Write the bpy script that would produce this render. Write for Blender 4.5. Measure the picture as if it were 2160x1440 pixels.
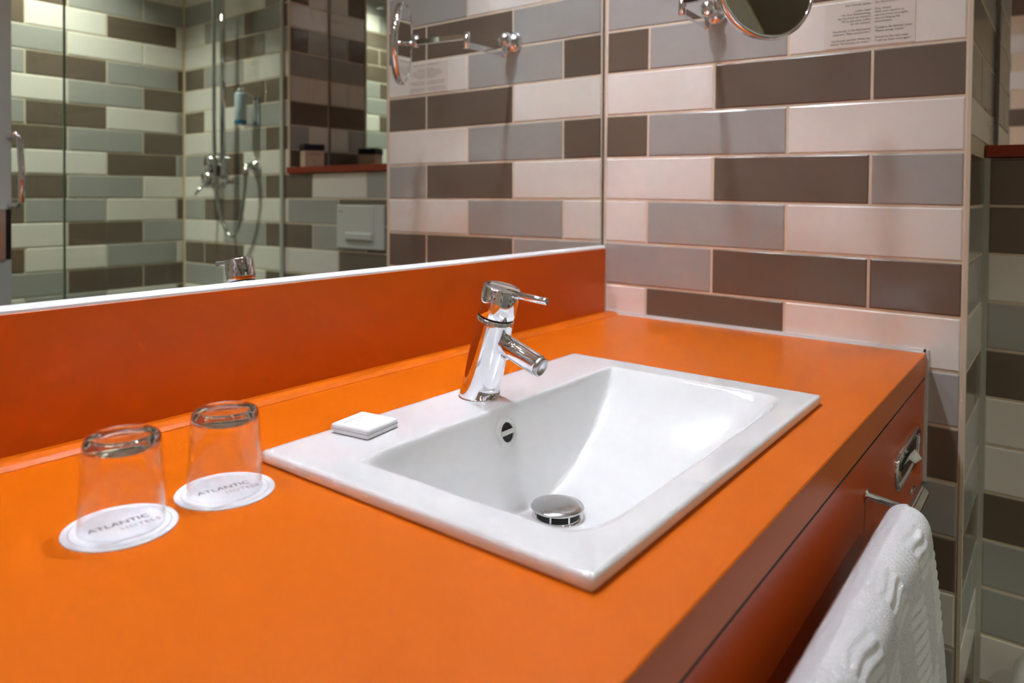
import bpy, math, random
from mathutils import Vector, Matrix, Quaternion

# ------------------------------------------------------------------ scene, camera, light set-up
random.seed(4)
sc = bpy.context.scene
for o in list(bpy.data.objects):
    bpy.data.objects.remove(o)
COL = sc.collection
ZO = 0.86                    # height of the worktop above the floor; z below is measured from the worktop
CEIL = 1.60                  # ceiling, measured from the worktop

cam = bpy.data.cameras.new('camera')
cam_o = bpy.data.objects.new('camera', cam)
COL.objects.link(cam_o)
sc.camera = cam_o
yaw, pitch, roll = 0.649795, -0.013350, 0.013047
fv = Vector((math.cos(pitch) * math.cos(yaw), math.cos(pitch) * math.sin(yaw), math.sin(pitch)))
r0 = Vector((math.sin(yaw), -math.cos(yaw), 0))
u0 = r0.cross(fv)
rv = r0 * math.cos(roll) + u0 * math.sin(roll)
uv = u0 * math.cos(roll) - r0 * math.sin(roll)
M3 = Matrix((rv, uv, -fv)).transposed()
cam_o.matrix_world = Matrix.Translation((-1.46707, -0.85103, 0.27631 + ZO)) @ M3.to_4x4()
cam.sensor_width = 36.0
cam.lens = 1546.63 / 2160 * 36.0
cam.shift_y = -(720 - 422.2) / 2160
cam.clip_start = 0.01
cam.dof.use_dof = True
cam.dof.focus_distance = 0.93
cam.dof.aperture_fstop = 4.6

world = bpy.data.worlds.new('world')
sc.world = world
world.use_nodes = True
world.node_tree.nodes['Background'].inputs[0].default_value = (0.9, 0.95, 1.0, 1)
world.node_tree.nodes['Background'].inputs[1].default_value = 0.05

COOL, WARM = (0.90, 0.985, 1.11), (1.0, 0.985, 0.87)
DOWNLIGHTS = [                # x, y, watts, beam angle in degrees, colour
    (-0.56, -0.16, 4.5, 122, COOL), (-1.15, -0.16, 2.05, 122, COOL), (-1.74, -0.16, 2.4, 122, COOL),
    (-0.90, -1.12, 0.2, 90, WARM), (-1.75, -1.15, 0.45, 90, WARM), (-0.36, -2.06, 8.0, 95, WARM), (-1.20, -2.06, 7.0, 95, WARM)]

sc.view_settings.view_transform = 'Standard'
sc.view_settings.look = 'None'
sc.view_settings.gamma = 1.0
sc.view_settings.exposure = 0.22
sc.view_settings.use_curve_mapping = False
sc.cycles.use_denoising = True
sc.cycles.max_bounces = 8
sc.cycles.glossy_bounces = 6
sc.cycles.diffuse_bounces = 4
sc.cycles.transparent_max_bounces = 14
sc.cycles.transmission_bounces = 8
sc.cycles.use_adaptive_sampling = True
sc.cycles.adaptive_threshold = 0.07
sc.cycles.adaptive_min_samples = 24
sc.cycles.sample_clamp_indirect = 0.0
sc.cycles.blur_glossy = 0.08


# ------------------------------------------------------------------ materials
def lin(c):
    return tuple(((v / 255) / 12.92 if v / 255 <= 0.04045 else ((v / 255 + 0.055) / 1.055) ** 2.4) for v in c) + (1.0,)


def mat(name, rgb, rough=0.4, metal=0.0, noise=0.03, nscale=30.0, bump=0.0, bscale=200.0, coat=0.0, coat_rough=0.1,
        spec=0.5, rand=0.0, trans=0.0, ior=1.45, sheen=0.0, subs=0.0, emit=0.0, rvar=0.0):
    m = bpy.data.materials.new(name)
    m.use_nodes = True
    nt = m.node_tree
    b = nt.nodes['Principled BSDF']
    b.inputs['Roughness'].default_value = rough
    b.inputs['Metallic'].default_value = metal
    b.inputs['Specular IOR Level'].default_value = spec
    b.inputs['Coat Weight'].default_value = coat
    b.inputs['Coat Roughness'].default_value = coat_rough
    b.inputs['Transmission Weight'].default_value = trans
    b.inputs['IOR'].default_value = ior
    b.inputs['Sheen Weight'].default_value = sheen
    b.inputs['Subsurface Weight'].default_value = subs
    col = lin(rgb)
    tc = nt.nodes.new('ShaderNodeTexCoord')
    nz = nt.nodes.new('ShaderNodeTexNoise')
    nz.inputs['Scale'].default_value = nscale
    nz.inputs['Detail'].default_value = 1
    nt.links.new(tc.outputs['Object'], nz.inputs['Vector'])
    mr = nt.nodes.new('ShaderNodeMapRange')
    mr.inputs['To Min'].default_value = 1 - noise
    mr.inputs['To Max'].default_value = 1 + noise
    nt.links.new(nz.outputs['Fac'], mr.inputs['Value'])
    val = mr.outputs['Result']
    if rand:
        oi = nt.nodes.new('ShaderNodeObjectInfo')
        m2 = nt.nodes.new('ShaderNodeMapRange')
        m2.inputs['To Min'].default_value = 1 - rand
        m2.inputs['To Max'].default_value = 1 + rand
        nt.links.new(oi.outputs['Random'], m2.inputs['Value'])
        mu = nt.nodes.new('ShaderNodeMath')
        mu.operation = 'MULTIPLY'
        nt.links.new(val, mu.inputs[0])
        nt.links.new(m2.outputs['Result'], mu.inputs[1])
        val = mu.outputs[0]
    vm = nt.nodes.new('ShaderNodeVectorMath')
    vm.operation = 'SCALE'
    vm.inputs[0].default_value = col[:3]
    nt.links.new(val, vm.inputs['Scale'])
    nt.links.new(vm.outputs['Vector'], b.inputs['Base Color'])
    if emit:
        b.inputs['Emission Color'].default_value = col
        b.inputs['Emission Strength'].default_value = emit
    if rvar:
        m3 = nt.nodes.new('ShaderNodeMapRange')
        m3.inputs['To Min'].default_value = rough - rvar
        m3.inputs['To Max'].default_value = rough + rvar
        nt.links.new(nz.outputs['Fac'], m3.inputs['Value'])
        nt.links.new(m3.outputs['Result'], b.inputs['Roughness'])
    if bump:
        n2 = nt.nodes.new('ShaderNodeTexNoise')
        n2.inputs['Scale'].default_value = bscale
        n2.inputs['Detail'].default_value = 3
        nt.links.new(tc.outputs['Object'], n2.inputs['Vector'])
        bp = nt.nodes.new('ShaderNodeBump')
        bp.inputs['Strength'].default_value = bump
        bp.inputs['Distance'].default_value = 0.002
        nt.links.new(n2.outputs['Fac'], bp.inputs['Height'])
        nt.links.new(bp.outputs['Normal'], b.inputs['Normal'])
    return m


def thin_glass(name, tint, base=0.04, gain=0.85, power=4.0, rough=0.0):
    """a pane or wall of clear glass: light passes straight on, the surface mirrors more at grazing angles"""
    m = bpy.data.materials.new(name)
    m.use_nodes = True
    nt = m.node_tree
    nt.nodes.clear()
    out = nt.nodes.new('ShaderNodeOutputMaterial')
    tr = nt.nodes.new('ShaderNodeBsdfTransparent')
    tr.inputs[0].default_value = tint + (1,)
    gl = nt.nodes.new('ShaderNodeBsdfGlossy')
    gl.inputs['Roughness'].default_value = rough
    lw = nt.nodes.new('ShaderNodeLayerWeight')
    lw.inputs['Blend'].default_value = 0.5
    pw = nt.nodes.new('ShaderNodeMath')
    pw.operation = 'POWER'
    pw.inputs[1].default_value = power
    ma = nt.nodes.new('ShaderNodeMath')
    ma.operation = 'MULTIPLY_ADD'
    ma.inputs[1].default_value = gain
    ma.inputs[2].default_value = base
    mx = nt.nodes.new('ShaderNodeMixShader')
    nt.links.new(lw.outputs['Facing'], pw.inputs[0])
    nt.links.new(pw.outputs[0], ma.inputs[0])
    nt.links.new(ma.outputs[0], mx.inputs[0])
    nt.links.new(tr.outputs[0], mx.inputs[1])
    nt.links.new(gl.outputs[0], mx.inputs[2])
    nt.links.new(mx.outputs[0], out.inputs[0])
    return m


MT = {
    'W': mat('tile cream', (241, 234, 227), 0.22, noise=0.015, rand=0.025, coat=0.3, coat_rough=0.12),
    'G': mat('tile grey', (178, 175, 171), 0.24, noise=0.015, rand=0.03, coat=0.3, coat_rough=0.12),
    'D': mat('tile brown', (118, 103, 90), 0.22, noise=0.015, rand=0.03, coat=0.3, coat_rough=0.12),
    'grout': mat('grout', (232, 214, 190), 0.85, noise=0.06, nscale=60, bump=0.2),
    'trim': mat('cream tile trim', (222, 206, 184), 0.4, noise=0.02),
    'seal': mat('white silicone', (228, 226, 226), 0.35, noise=0.02),
    'greyseal': mat('grey silicone', (190, 188, 178), 0.4, noise=0.03),
    'orange': mat('orange laminate', (219, 104, 4), 0.34, noise=0.012, nscale=6, bump=0.02, bscale=500, spec=0.4, rvar=0.03),
    'orangefront': mat('orange lacquer', (214, 84, 14), 0.26, noise=0.012, nscale=6, spec=0.45),
    'shaded': mat('red orange shelf', (150, 48, 14), 0.35, noise=0.02, nscale=6),  # shelf's orange laminate, colour darkened to stand for the shade in the niche
    'black': mat('shadow gap black', (14, 12, 12), 0.6, noise=0.05),
    'ceramic': mat('white ceramic', (234, 233, 232), 0.08, noise=0.004, nscale=5, coat=0.5, coat_rough=0.03),
    'chrome': mat('chrome', (232, 232, 236), 0.045, 1.0, noise=0.01),
    'satin': mat('satin chrome', (205, 205, 206), 0.22, 1.0, noise=0.02),
    'steel': mat('brushed steel', (190, 190, 192), 0.3, 1.0, noise=0.04),
    'mirror': mat('silvered mirror', (236, 240, 238), 0.0, 1.0, noise=0.0),
    'mirroredge': mat('mirror edge grey', (120, 124, 124), 0.25, 0.6, noise=0.03),
    'paper': mat('white paper', (236, 234, 236), 0.7, noise=0.01),
    'card': mat('coaster card', (238, 236, 240), 0.7, noise=0.01),
    'ink': mat('grey print', (92, 88, 94), 0.7, noise=0.03),
    'palink': mat('pale grey print', (176, 174, 178), 0.7, noise=0.03),
    'ring': mat('fine grey ring print', (150, 152, 158), 0.7, noise=0.02),
    'film': mat('notice film', (233, 224, 214), 0.3, noise=0.02),
    'noticeink': mat('notice ink', (96, 84, 72), 0.6, noise=0.05),
    'towel': mat('white terry', (240, 238, 242), 0.95, noise=0.03, nscale=300, bump=0.9, bscale=900, sheen=0.4),
    'plaster': mat('white plaster', (232, 228, 220), 0.8, noise=0.02, nscale=8),
    'floor': mat('grey floor stone', (78, 73, 68), 0.5, noise=0.1, nscale=12),
    'door': mat('grey door lacquer', (190, 196, 190), 0.4, noise=0.02, nscale=5),
    'cream': mat('cream door paint', (226, 214, 190), 0.45, noise=0.02, nscale=5),
    'plastic': mat('white plastic', (216, 216, 212), 0.3, noise=0.01),
    'blue': mat('blue band', (20, 120, 176), 0.4, noise=0.03),
    'bottle': mat('pale blue bottle', (206, 222, 236), 0.3, noise=0.02),
    'boxpink': mat('kraft pink carton', (206, 180, 158), 0.7, noise=0.03),
    'navy': mat('navy lid', (26, 28, 44), 0.55, noise=0.05),
    'glassbase': mat('clear glass base', (252, 252, 252), 0.0, trans=1.0, ior=1.46, noise=0.0),
    'lens': mat('lamp lens', (255, 250, 240), 0.4, emit=6.0, noise=0.0),
    'glass': thin_glass('tumbler glass', (0.975, 0.975, 0.975), 0.035, 0.75, 4.5),
    'pane': thin_glass('shower pane', (0.90, 0.945, 0.91), 0.03, 0.6, 5.0),
    'paneedge': mat('green glass edge', (84, 104, 94), 0.15, noise=0.02),
}


# ------------------------------------------------------------------ mesh building
class MB:
    def __init__(self):
        self.v, self.f, self.s = [], [], []

    def add(self, vs, fs, smooth=False):
        n = len(self.v)
        self.v += [tuple(p) for p in vs]
        self.f += [tuple(i + n for i in f) for f in fs]
        self.s += [smooth] * len(fs)
        return self

    def box(self, a, b, bev=0.0):
        a, b = [min(p, q) for p, q in zip(a, b)], [max(p, q) for p, q in zip(a, b)]
        if bev <= 0:
            vs = [(x, y, z) for x in (a[0], b[0]) for y in (a[1], b[1]) for z in (a[2], b[2])]
            return self.add(vs, [(0, 1, 3, 2), (4, 6, 7, 5), (0, 4, 5, 1), (2, 3, 7, 6), (0, 2, 6, 4), (1, 5, 7, 3)])
        # chamfered box: each face inset, 24 vertices
        c = bev
        vs, idx = [], {}
        for i, x in enumerate((a[0], b[0])):
            for j, y in enumerate((a[1], b[1])):
                for k, z in enumerate((a[2], b[2])):
                    dx, dy, dz = (c if i == 0 else -c), (c if j == 0 else -c), (c if k == 0 else -c)
                    for ax, p in enumerate(((x, y + dy, z + dz), (x + dx, y, z + dz), (x + dx, y + dy, z))):
                        idx[(i, j, k, ax)] = len(vs)
                        vs.append(p)
        I = lambda i, j, k, ax: idx[(i, j, k, ax)]
        fs = []
        for s in (0, 1):
            fs.append([I(s, 0, 0, 0), I(s, 0, 1, 0), I(s, 1, 1, 0), I(s, 1, 0, 0)][::1 if s == 0 else -1])
            fs.append([I(0, s, 0, 1), I(1, s, 0, 1), I(1, s, 1, 1), I(0, s, 1, 1)][::1 if s == 0 else -1])
            fs.append([I(0, 0, s, 2), I(0, 1, s, 2), I(1, 1, s, 2), I(1, 0, s, 2)][::1 if s == 0 else -1])
        for p in (0, 1):
            for q in (0, 1):
                fs.append([I(p, q, 0, 0), I(p, q, 1, 0), I(p, q, 1, 1), I(p, q, 0, 1)][::1 if p != q else -1])
                fs.append([I(p, 0, q, 0), I(p, 1, q, 0), I(p, 1, q, 2), I(p, 0, q, 2)][::1 if p == q else -1])
                fs.append([I(0, p, q, 1), I(1, p, q, 1), I(1, p, q, 2), I(0, p, q, 2)][::1 if p != q else -1])
        for i in (0, 1):
            for j in (0, 1):
                for k in (0, 1):
                    t = [I(i, j, k, 0), I(i, j, k, 1), I(i, j, k, 2)]
                    fs.append(t if (i + j + k) % 2 == 1 else t[::-1])
        return self.add(vs, fs)

    def lathe(self, prof, o=(0, 0, 0), axis=(0, 0, 1), seg=48, smooth=True, close=False):
        """prof: list of (radius, height along axis)"""
        ax = Vector(axis).normalized()
        q = Vector((0, 0, 1)).rotation_difference(ax)
        o = Vector(o)
        rings, vs, fs = [], [], []
        for r, h in prof:
            if r < 1e-7:
                rings.append([len(vs)])
                vs.append(o + q @ Vector((0, 0, h)))
            else:
                rings.append(list(range(len(vs), len(vs) + seg)))
                for i in range(seg):
                    t = 2 * math.pi * i / seg
                    vs.append(o + q @ Vector((r * math.cos(t), r * math.sin(t), h)))
        pairs = list(zip(rings, rings[1:])) + ([(rings[-1], rings[0])] if close else [])
        for A, B in pairs:
            for i in range(seg):
                j = (i + 1) % seg
                if len(A) == 1 and len(B) == 1:
                    continue
                if len(A) == 1:
                    fs.append((A[0], B[j], B[i]))
                elif len(B) == 1:
                    fs.append((A[i], A[j], B[0]))
                else:
                    fs.append((A[i], A[j], B[j], B[i]))
        return self.add(vs, fs, smooth)

    def tube(self, pts, r, seg=16, cap=True):
        pts = [Vector(p) for p in pts]
        rr = r if isinstance(r, (list, tuple)) else [r] * len(pts)
        vs, fs = [], []
        t0 = (pts[1] - pts[0]).normalized()
        nrm = t0.orthogonal().normalized()
        for i, p in enumerate(pts):
            t = (pts[min(i + 1, len(pts) - 1)] - pts[max(i - 1, 0)]).normalized()
            nrm = (nrm - t * nrm.dot(t)).normalized()
            bn = t.cross(nrm)
            for k in range(seg):
                a = 2 * math.pi * k / seg
                vs.append(p + nrm * (rr[i] * math.cos(a)) + bn * (rr[i] * math.sin(a)))
        for i in range(len(pts) - 1):
            for k in range(seg):
                k2 = (k + 1) % seg
                fs.append((i * seg + k, i * seg + k2, (i + 1) * seg + k2, (i + 1) * seg + k))
        self.add(vs, fs, True)
        if cap:
            n = len(self.v) - len(vs)
            self.f.append(tuple(n + k for k in reversed(range(seg))))
            self.f.append(tuple(n + (len(pts) - 1) * seg + k for k in range(seg)))
            self.s += [False, False]
        return self

    def bar(self, a, b, w, h, up=(0, 0, 1)):
        """square bar from a to b: w sideways, h along up"""
        a, b = Vector(a), Vector(b)
        t = (b - a).normalized()
        s = t.cross(Vector(up)).normalized()
        u = s.cross(t)
        vs = []
        for p in (a, b):
            for i, j in ((-1, -1), (1, -1), (1, 1), (-1, 1)):
                vs.append(p + s * (i * w / 2) + u * (j * h / 2))
        return self.add(vs, [(3, 2, 1, 0), (4, 5, 6, 7), (0, 1, 5, 4), (1, 2, 6, 5), (2, 3, 7, 6), (3, 0, 4, 7)])

    def sweep(self, prof, x0, x1, close=True, smooth=False):
        """profile of (y, z) swept along x"""
        n = len(prof)
        vs = [(x, y, z) for x in (x0, x1) for y, z in prof]
        rng = range(n if close else n - 1)
        self.add(vs, [(i, (i + 1) % n, n + (i + 1) % n, n + i) for i in rng], smooth)
        if close:
            m = len(self.v) - 2 * n
            self.f += [tuple(m + i for i in reversed(range(n))), tuple(m + n + i for i in range(n))]
            self.s += [False, False]
        return self

    def xf(self, M):
        self.v = [tuple(M @ Vector(p)) for p in self.v]
        return self

    def mesh(self, name, material, o=(0, 0, 0)):
        me = bpy.data.meshes.new(name)
        me.from_pydata([(p[0] - o[0], p[1] - o[1], p[2] - o[2]) for p in self.v], [], self.f)
        me.polygons.foreach_set('use_smooth', self.s)
        me.materials.append(MT[material])
        me.update()
        return me


ORG = {}


def setp(o, label=None, cat=None, group=None, kind=None):
    for k, v in (('label', label), ('category', cat), ('group', group), ('kind', kind)):
        if v:
            o[k] = v
    return o


def thing(name, org, label, cat, group=None, kind=None):
    o = bpy.data.objects.new(name, None)
    COL.objects.link(o)
    o.empty_display_size = 0.05
    o.location = (org[0], org[1], org[2] + ZO)
    ORG[o] = Vector(org)
    return setp(o, label, cat, group, kind)


def part(name, mb, material, parent, label=None, kind=None):
    org = ORG[parent]
    o = bpy.data.objects.new(name, mb.mesh(name, material, org))
    COL.objects.link(o)
    o.parent = parent
    ORG[o] = org
    return setp(o, label, kind=kind)


def solo(name, mb, material, label, cat, group=None, kind=None, org=None):
    if org is None:
        xs, ys, zs = zip(*mb.v)
        org = ((min(xs) + max(xs)) / 2, (min(ys) + max(ys)) / 2, min(zs))
    o = bpy.data.objects.new(name, mb.mesh(name, material, org))
    COL.objects.link(o)
    o.location = (org[0], org[1], org[2] + ZO)
    ORG[o] = Vector(org)
    return setp(o, label, cat, group, kind)


def text_mb(body, size, loc, xdir, ydir, align='LEFT', depth=0.0002, spacing=1.0, line=1.0):
    cu = bpy.data.curves.new('lettering', 'FONT')
    cu.body = body
    cu.size = size
    cu.align_x = align
    cu.space_character = spacing
    cu.space_line = line
    cu.resolution_u = 2
    to = bpy.data.objects.new('lettering', cu)
    COL.objects.link(to)
    dg = bpy.context.evaluated_depsgraph_get()
    me = to.evaluated_get(dg).to_mesh()
    X, Y = Vector(xdir).normalized(), Vector(ydir).normalized()
    N = X.cross(Y)
    L = Vector(loc)
    mb = MB()
    mb.add([L + X * v.co.x + Y * v.co.y + N * depth for v in me.vertices], [tuple(p.vertices) for p in me.polygons])
    to.evaluated_get(dg).to_mesh_clear()
    bpy.data.objects.remove(to)
    bpy.data.curves.remove(cu)
    return mb


# ------------------------------------------------------------------ the room
ROW = 0.0955
Z0 = 0.5444                  # a joint line; row k spans Z0-k*ROW (top) to Z0-(k+1)*ROW
FZ = -ZO
KTOP, KBOT = -11, 14
XF = 0.275                   # pre-wall / shower wall plane
XN = 0.472                   # mirror at the back of the shelf niche
YS = -0.716                  # side face of the vanity partition
YN = -1.56                   # shower side of the niche
YW = -2.33                   # wall opposite the vanity mirror
XL = -2.2                    # left wall
TILE = {}


def tile_mesh(w, h, c):
    key = (round(w, 4), round(h, 4), c)
    if key not in TILE:
        g, t, bv = 0.0026, 0.004, 0.0022
        a, b = w / 2 - g, h / 2 - g
        mb = MB()
        vs = [(-a, -b, -t), (a, -b, -t), (a, b, -t), (-a, b, -t),
              (-a, -b, -bv * .55), (a, -b, -bv * .55), (a, b, -bv * .55), (-a, b, -bv * .55),
              (-a + bv, -b + bv, 0), (a - bv, -b + bv, 0), (a - bv, b - bv, 0), (-a + bv, b - bv, 0)]
        fs = [(8, 9, 10, 11)]
        for i in range(4):
            j = (i + 1) % 4
            fs += [(i, j, 4 + j, 4 + i), (4 + i, 4 + j, 8 + j, 8 + i)]
        mb.add(vs, fs)
        TILE[key] = mb.mesh('tile', c)
    return TILE[key]


def lay(wall, n, u_dir, plane, u0, u1, odd, even, colors, k0=KTOP, k1=KBOT, zmin=None, zmax=None, fill='WGDWGD', skip=None, rev=False):
    """tiles on a plane: n outward normal, u_dir unit vector of the coordinate u, plane = point with u=0 on the tile face"""
    n, ud, pl = Vector(n), Vector(u_dir), Vector(plane)
    v = Vector((0, 0, 1))
    xd = v.cross(n)
    R = Matrix((xd, v, n)).transposed().to_4x4()
    for k in range(k0, k1 + 1):
        zt, zb = Z0 - k * ROW, Z0 - (k + 1) * ROW
        if zmax is not None:
            zt = min(zt, zmax)
        if zmin is not None:
            zb = max(zb, zmin)
        if zt - zb < 0.012:
            continue
        base = odd if k % 2 else even
        js = []
        if base is not None:
            a = base - math.ceil((base - u0) / 0.3) * 0.3
            while a < u1 - 0.02:
                if a > u0 + 0.02:
                    js.append(a)
                a += 0.3
        ed = [u0] + js + [u1]
        cols = colors.get(k)
        segs = list(zip(ed, ed[1:]))
        if rev:
            segs = segs[::-1]
        lastc = None
        for i, (a, b) in enumerate(segs):
            if cols and not rev and len(cols) < len(segs):
                ii = i - (len(segs) - len(cols))
                c = cols[ii] if ii >= 0 else random.choice(fill)
            else:
                c = cols[i] if cols and i < len(cols) else random.choice(fill)
            if skip and skip((a + b) / 2, (zt + zb) / 2):
                continue
            o = bpy.data.objects.new('tile', tile_mesh(b - a, zt - zb, c))
            COL.objects.link(o)
            o.parent = wall
            p = pl + ud * ((a + b) / 2) + v * ((zt + zb) / 2) - ORG[wall]
            o.matrix_local = Matrix.Translation(p) @ R


solo('floor', MB().box((XL - 0.1, YW - 0.1, FZ - 0.08), (0.7, 0.1, FZ)), 'floor', 'dark grey bathroom floor', 'floor', kind='structure')
solo('ceiling', MB().box((XL - 0.1, YW - 0.1, CEIL), (0.7, 0.1, CEIL + 0.08)), 'plaster', 'white plaster ceiling with downlights', 'ceiling', kind='structure')
solo('wall_back', MB().box((XL - 0.1, 0.022, FZ), (0.0016, 0.1, CEIL)), 'plaster', 'plaster wall behind the large vanity mirror', 'wall', kind='structure')
wall_right = solo('wall_right', MB().box((0.0016, YS + 0.0016, FZ), (0.7, 0.1, CEIL)), 'grout',
                  'tiled partition wall at the end of the orange vanity', 'wall', kind='structure')
wf = MB().box((XF + 0.0016, YN - 0.0, FZ), (0.7, YS + 0.0016, 0.352))
wf.box((XF + 0.0016, YW - 0.1, FZ), (0.7, YN - 0.0016, CEIL))
wf.box((XN + 0.004, YN - 0.0016, 0.352), (0.7, YS + 0.0016, CEIL))
wall_far = solo('wall_far', wf, 'grout', 'tiled toilet and shower wall with an orange shelf niche', 'wall', kind='structure')
wall_front = solo('wall_front', MB().box((XL - 0.1, YW - 0.1, FZ), (0.7, YW - 0.0016, CEIL)), 'grout',
                  'tiled shower wall seen in the vanity mirror', 'wall', kind='structure')
wall_left = solo('wall_left', MB().box((XL - 0.1, YW - 0.1, FZ), (XL - 0.0016, 0.1, CEIL)), 'grout',
                 'tiled entrance wall beside the vanity', 'wall', kind='structure')

# partition, vanity side
lay(wall_right, (-1, 0, 0), (0, -1, 0), (0, 0, 0), 0.004, 0.7087, 0.1097, 0.2597,
    {-3: 'GWG', -2: 'GDD', -1: 'DGW', 0: 'WDD', 1: 'DGW', 2: 'WDG', 3: 'WGW', 4: 'GDD', 5: 'WDW', 6: 'DWG',
     7: 'WGD', 8: 'GWG', 9: 'WGD', 10: 'DGW', 11: 'WDG', -4: 'WDG', -5: 'DGW'})
# partition, toilet side (two depths: to the pre-wall below the shelf, to the niche mirror above it)
side = {-3: 'GG', -2: 'GG', -1: 'DD', 0: 'DD', 1: 'WW', 2: 'DD', 3: 'GG', 4: 'GG', 5: 'WW', 6: 'DD', 7: 'GW', 8: 'GG',
        9: 'DD', 10: 'GG', 11: 'WW', 12: 'DD'}
lay(wall_right, (0, -1, 0), (1, 0, 0), (0, YS, 0), 0.004, XN - 0.006, None, 0.17, side, k1=1, zmin=0.380)
lay(wall_right, (0, -1, 0), (1, 0, 0), (0, YS, 0), 0.004, XF - 0.006, None, 0.17, side, k0=2, zmax=0.3534)
# toilet pre-wall and shower wall, colours listed from the shower corner towards the partition
far = {-6: 'GWD', -5: 'WGD', -4: 'WDG', -3: 'DGW', -2: 'WDD', -1: 'DWG', 0: 'WGD', 1: 'GDW',
       2: 'WGDWGD', 3: 'GDWGDD', 4: 'WGDGDW', 5: 'DDWWDG', 6: 'GWDWGD', 7: 'WGDGDW', 8: 'DWGDGW', 9: 'GWDWGD',
       10: 'WDGWDG', 11: 'GDWGDG', 12: 'DWGDWW'}
lay(wall_far, (-1, 0, 0), (0, -1, 0), (XF, 0, 0), -YS + 0.006, -YW - 0.004, 1.265, 1.115, far, k0=2, rev=True)
lay(wall_far, (-1, 0, 0), (0, -1, 0), (XF, 0, 0), -YN + 0.004, -YW - 0.004, 1.865, 1.715, far, k1=1, rev=True)
# shower side of the niche
lay(wall_far, (0, 1, 0), (1, 0, 0), (0, YN, 0), XF + 0.004, XN - 0.004, None, 0.372,
    {-6: 'DW', -5: 'W', -4: 'DG', -3: 'G', -2: 'WW', -1: 'D', 0: 'GW', 1: 'D'}, k1=1, zmin=0.380)
# wall opposite the mirror: last colours listed are the ones by the shower corner
front = {-6: 'DGG', -5: 'DWDW', -4: 'GWW', -3: 'GDGD', -2: 'WGD', -1: 'GDWG', 0: 'DGD', 1: 'WWDG', 2: 'DGW', 3: 'DGWD',
         -7: 'DGWW', -8: 'WGW', -9: 'GDWW', -10: 'DWW', 4: 'WDG', 5: 'DWGW', 6: 'GDD', 7: 'WGWD', 8: 'DWG'}
lay(wall_front, (0, 1, 0), (1, 0, 0), (0, YW, 0), XL + 0.004, XF - 0.004, -0.06, 0.0905, front)
lay(wall_left, (1, 0, 0), (0, 1, 0), (XL, 0, 0), YW + 0.004, 0.02, 0.0, 0.15, {}, fill='WWGGD',
    skip=lambda u, z: -1.56 < u < -0.66 and z < 1.19)

# corner trims of the partition and wet joints
solo('trim_1', MB().box((-0.0006, YS - 0.0004, FZ), (0.0045, -0.7092, CEIL), 0.0008), 'trim', 'cream edge trim on the corner of the tiled partition', 'trim', kind='structure')
solo('trim_2', MB().box((XF - 0.009, YS - 0.001, FZ), (XF + 0.003, YS + 0.008, 0.3534)).box((XF - 0.006, YS - 0.009, FZ), (XF + 0.003, YS - 0.0005, 0.3534)),
     'greyseal', 'grey sealed joint in the toilet wall corner', 'trim', kind='structure')
solo('trim_3', MB().box((XF - 0.0005, YN, 0.380), (XF + 0.005, YN + 0.005, CEIL)), 'trim', 'cream edge trim of the shelf niche corner', 'trim', kind='structure')

# entrance door in the left wall
d = thing('door_1', (XL, -1.11, FZ), 'cream entrance door beside the tiled wall', 'door', kind='structure')
part('door_leaf', MB().box((XL - 0.003, -1.49, FZ + 0.005), (XL + 0.012, -0.73, 1.14), 0.003), 'cream', d)
fr = MB()
for a, b in ((-1.55, -1.49), (-0.73, -0.67)):
    fr.box((XL - 0.003, a, FZ), (XL + 0.022, b, 1.20), 0.003)
fr.box((XL - 0.003, -1.49, 1.14), (XL + 0.022, -0.73, 1.20), 0.003)
part('door_frame', fr, 'cream', d)
part('door_handle', MB().tube([(XL + 0.012, -0.80, 0.19), (XL + 0.055, -0.80, 0.19), (XL + 0.06, -0.81, 0.19), (XL + 0.06, -0.92, 0.19)], 0.009), 'chrome', d)

# ------------------------------------------------------------------ ceiling lamps
for i, (lx, ly, watts, beam, tint) in enumerate(DOWNLIGHTS):
    where = ['over the basin end of the vanity', 'over the middle of the vanity', 'over the left end of the vanity',
             'before the toilet niche', 'by the entrance door', 'over the shower controls', 'over the shower entrance'][i]
    t = thing('downlight', (lx, ly, CEIL), 'round chrome ceiling downlight ' + where, 'lamp', 'ceiling downlights')
    part('trim_ring', MB().lathe([(0.030, 0.0), (0.030, -0.004), (0.036, -0.006), (0.043, -0.004), (0.045, 0.0)], (lx, ly, CEIL), seg=32), 'satin', t)
    part('lens', MB().lathe([(0.0, -0.0015), (0.030, -0.0015), (0.030, 0.0)], (lx, ly, CEIL), seg=32), 'lens', t)
    li = bpy.data.lights.new('downlight_lamp', 'AREA')
    li.shape = 'DISK'
    li.size = 0.10
    li.energy = watts
    li.color = tint
    li.spread = math.radians(beam)
    lo = bpy.data.objects.new('downlight_lamp', li)
    COL.objects.link(lo)
    lo.parent = t
    lo.location = (0, 0, -0.008)

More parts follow.
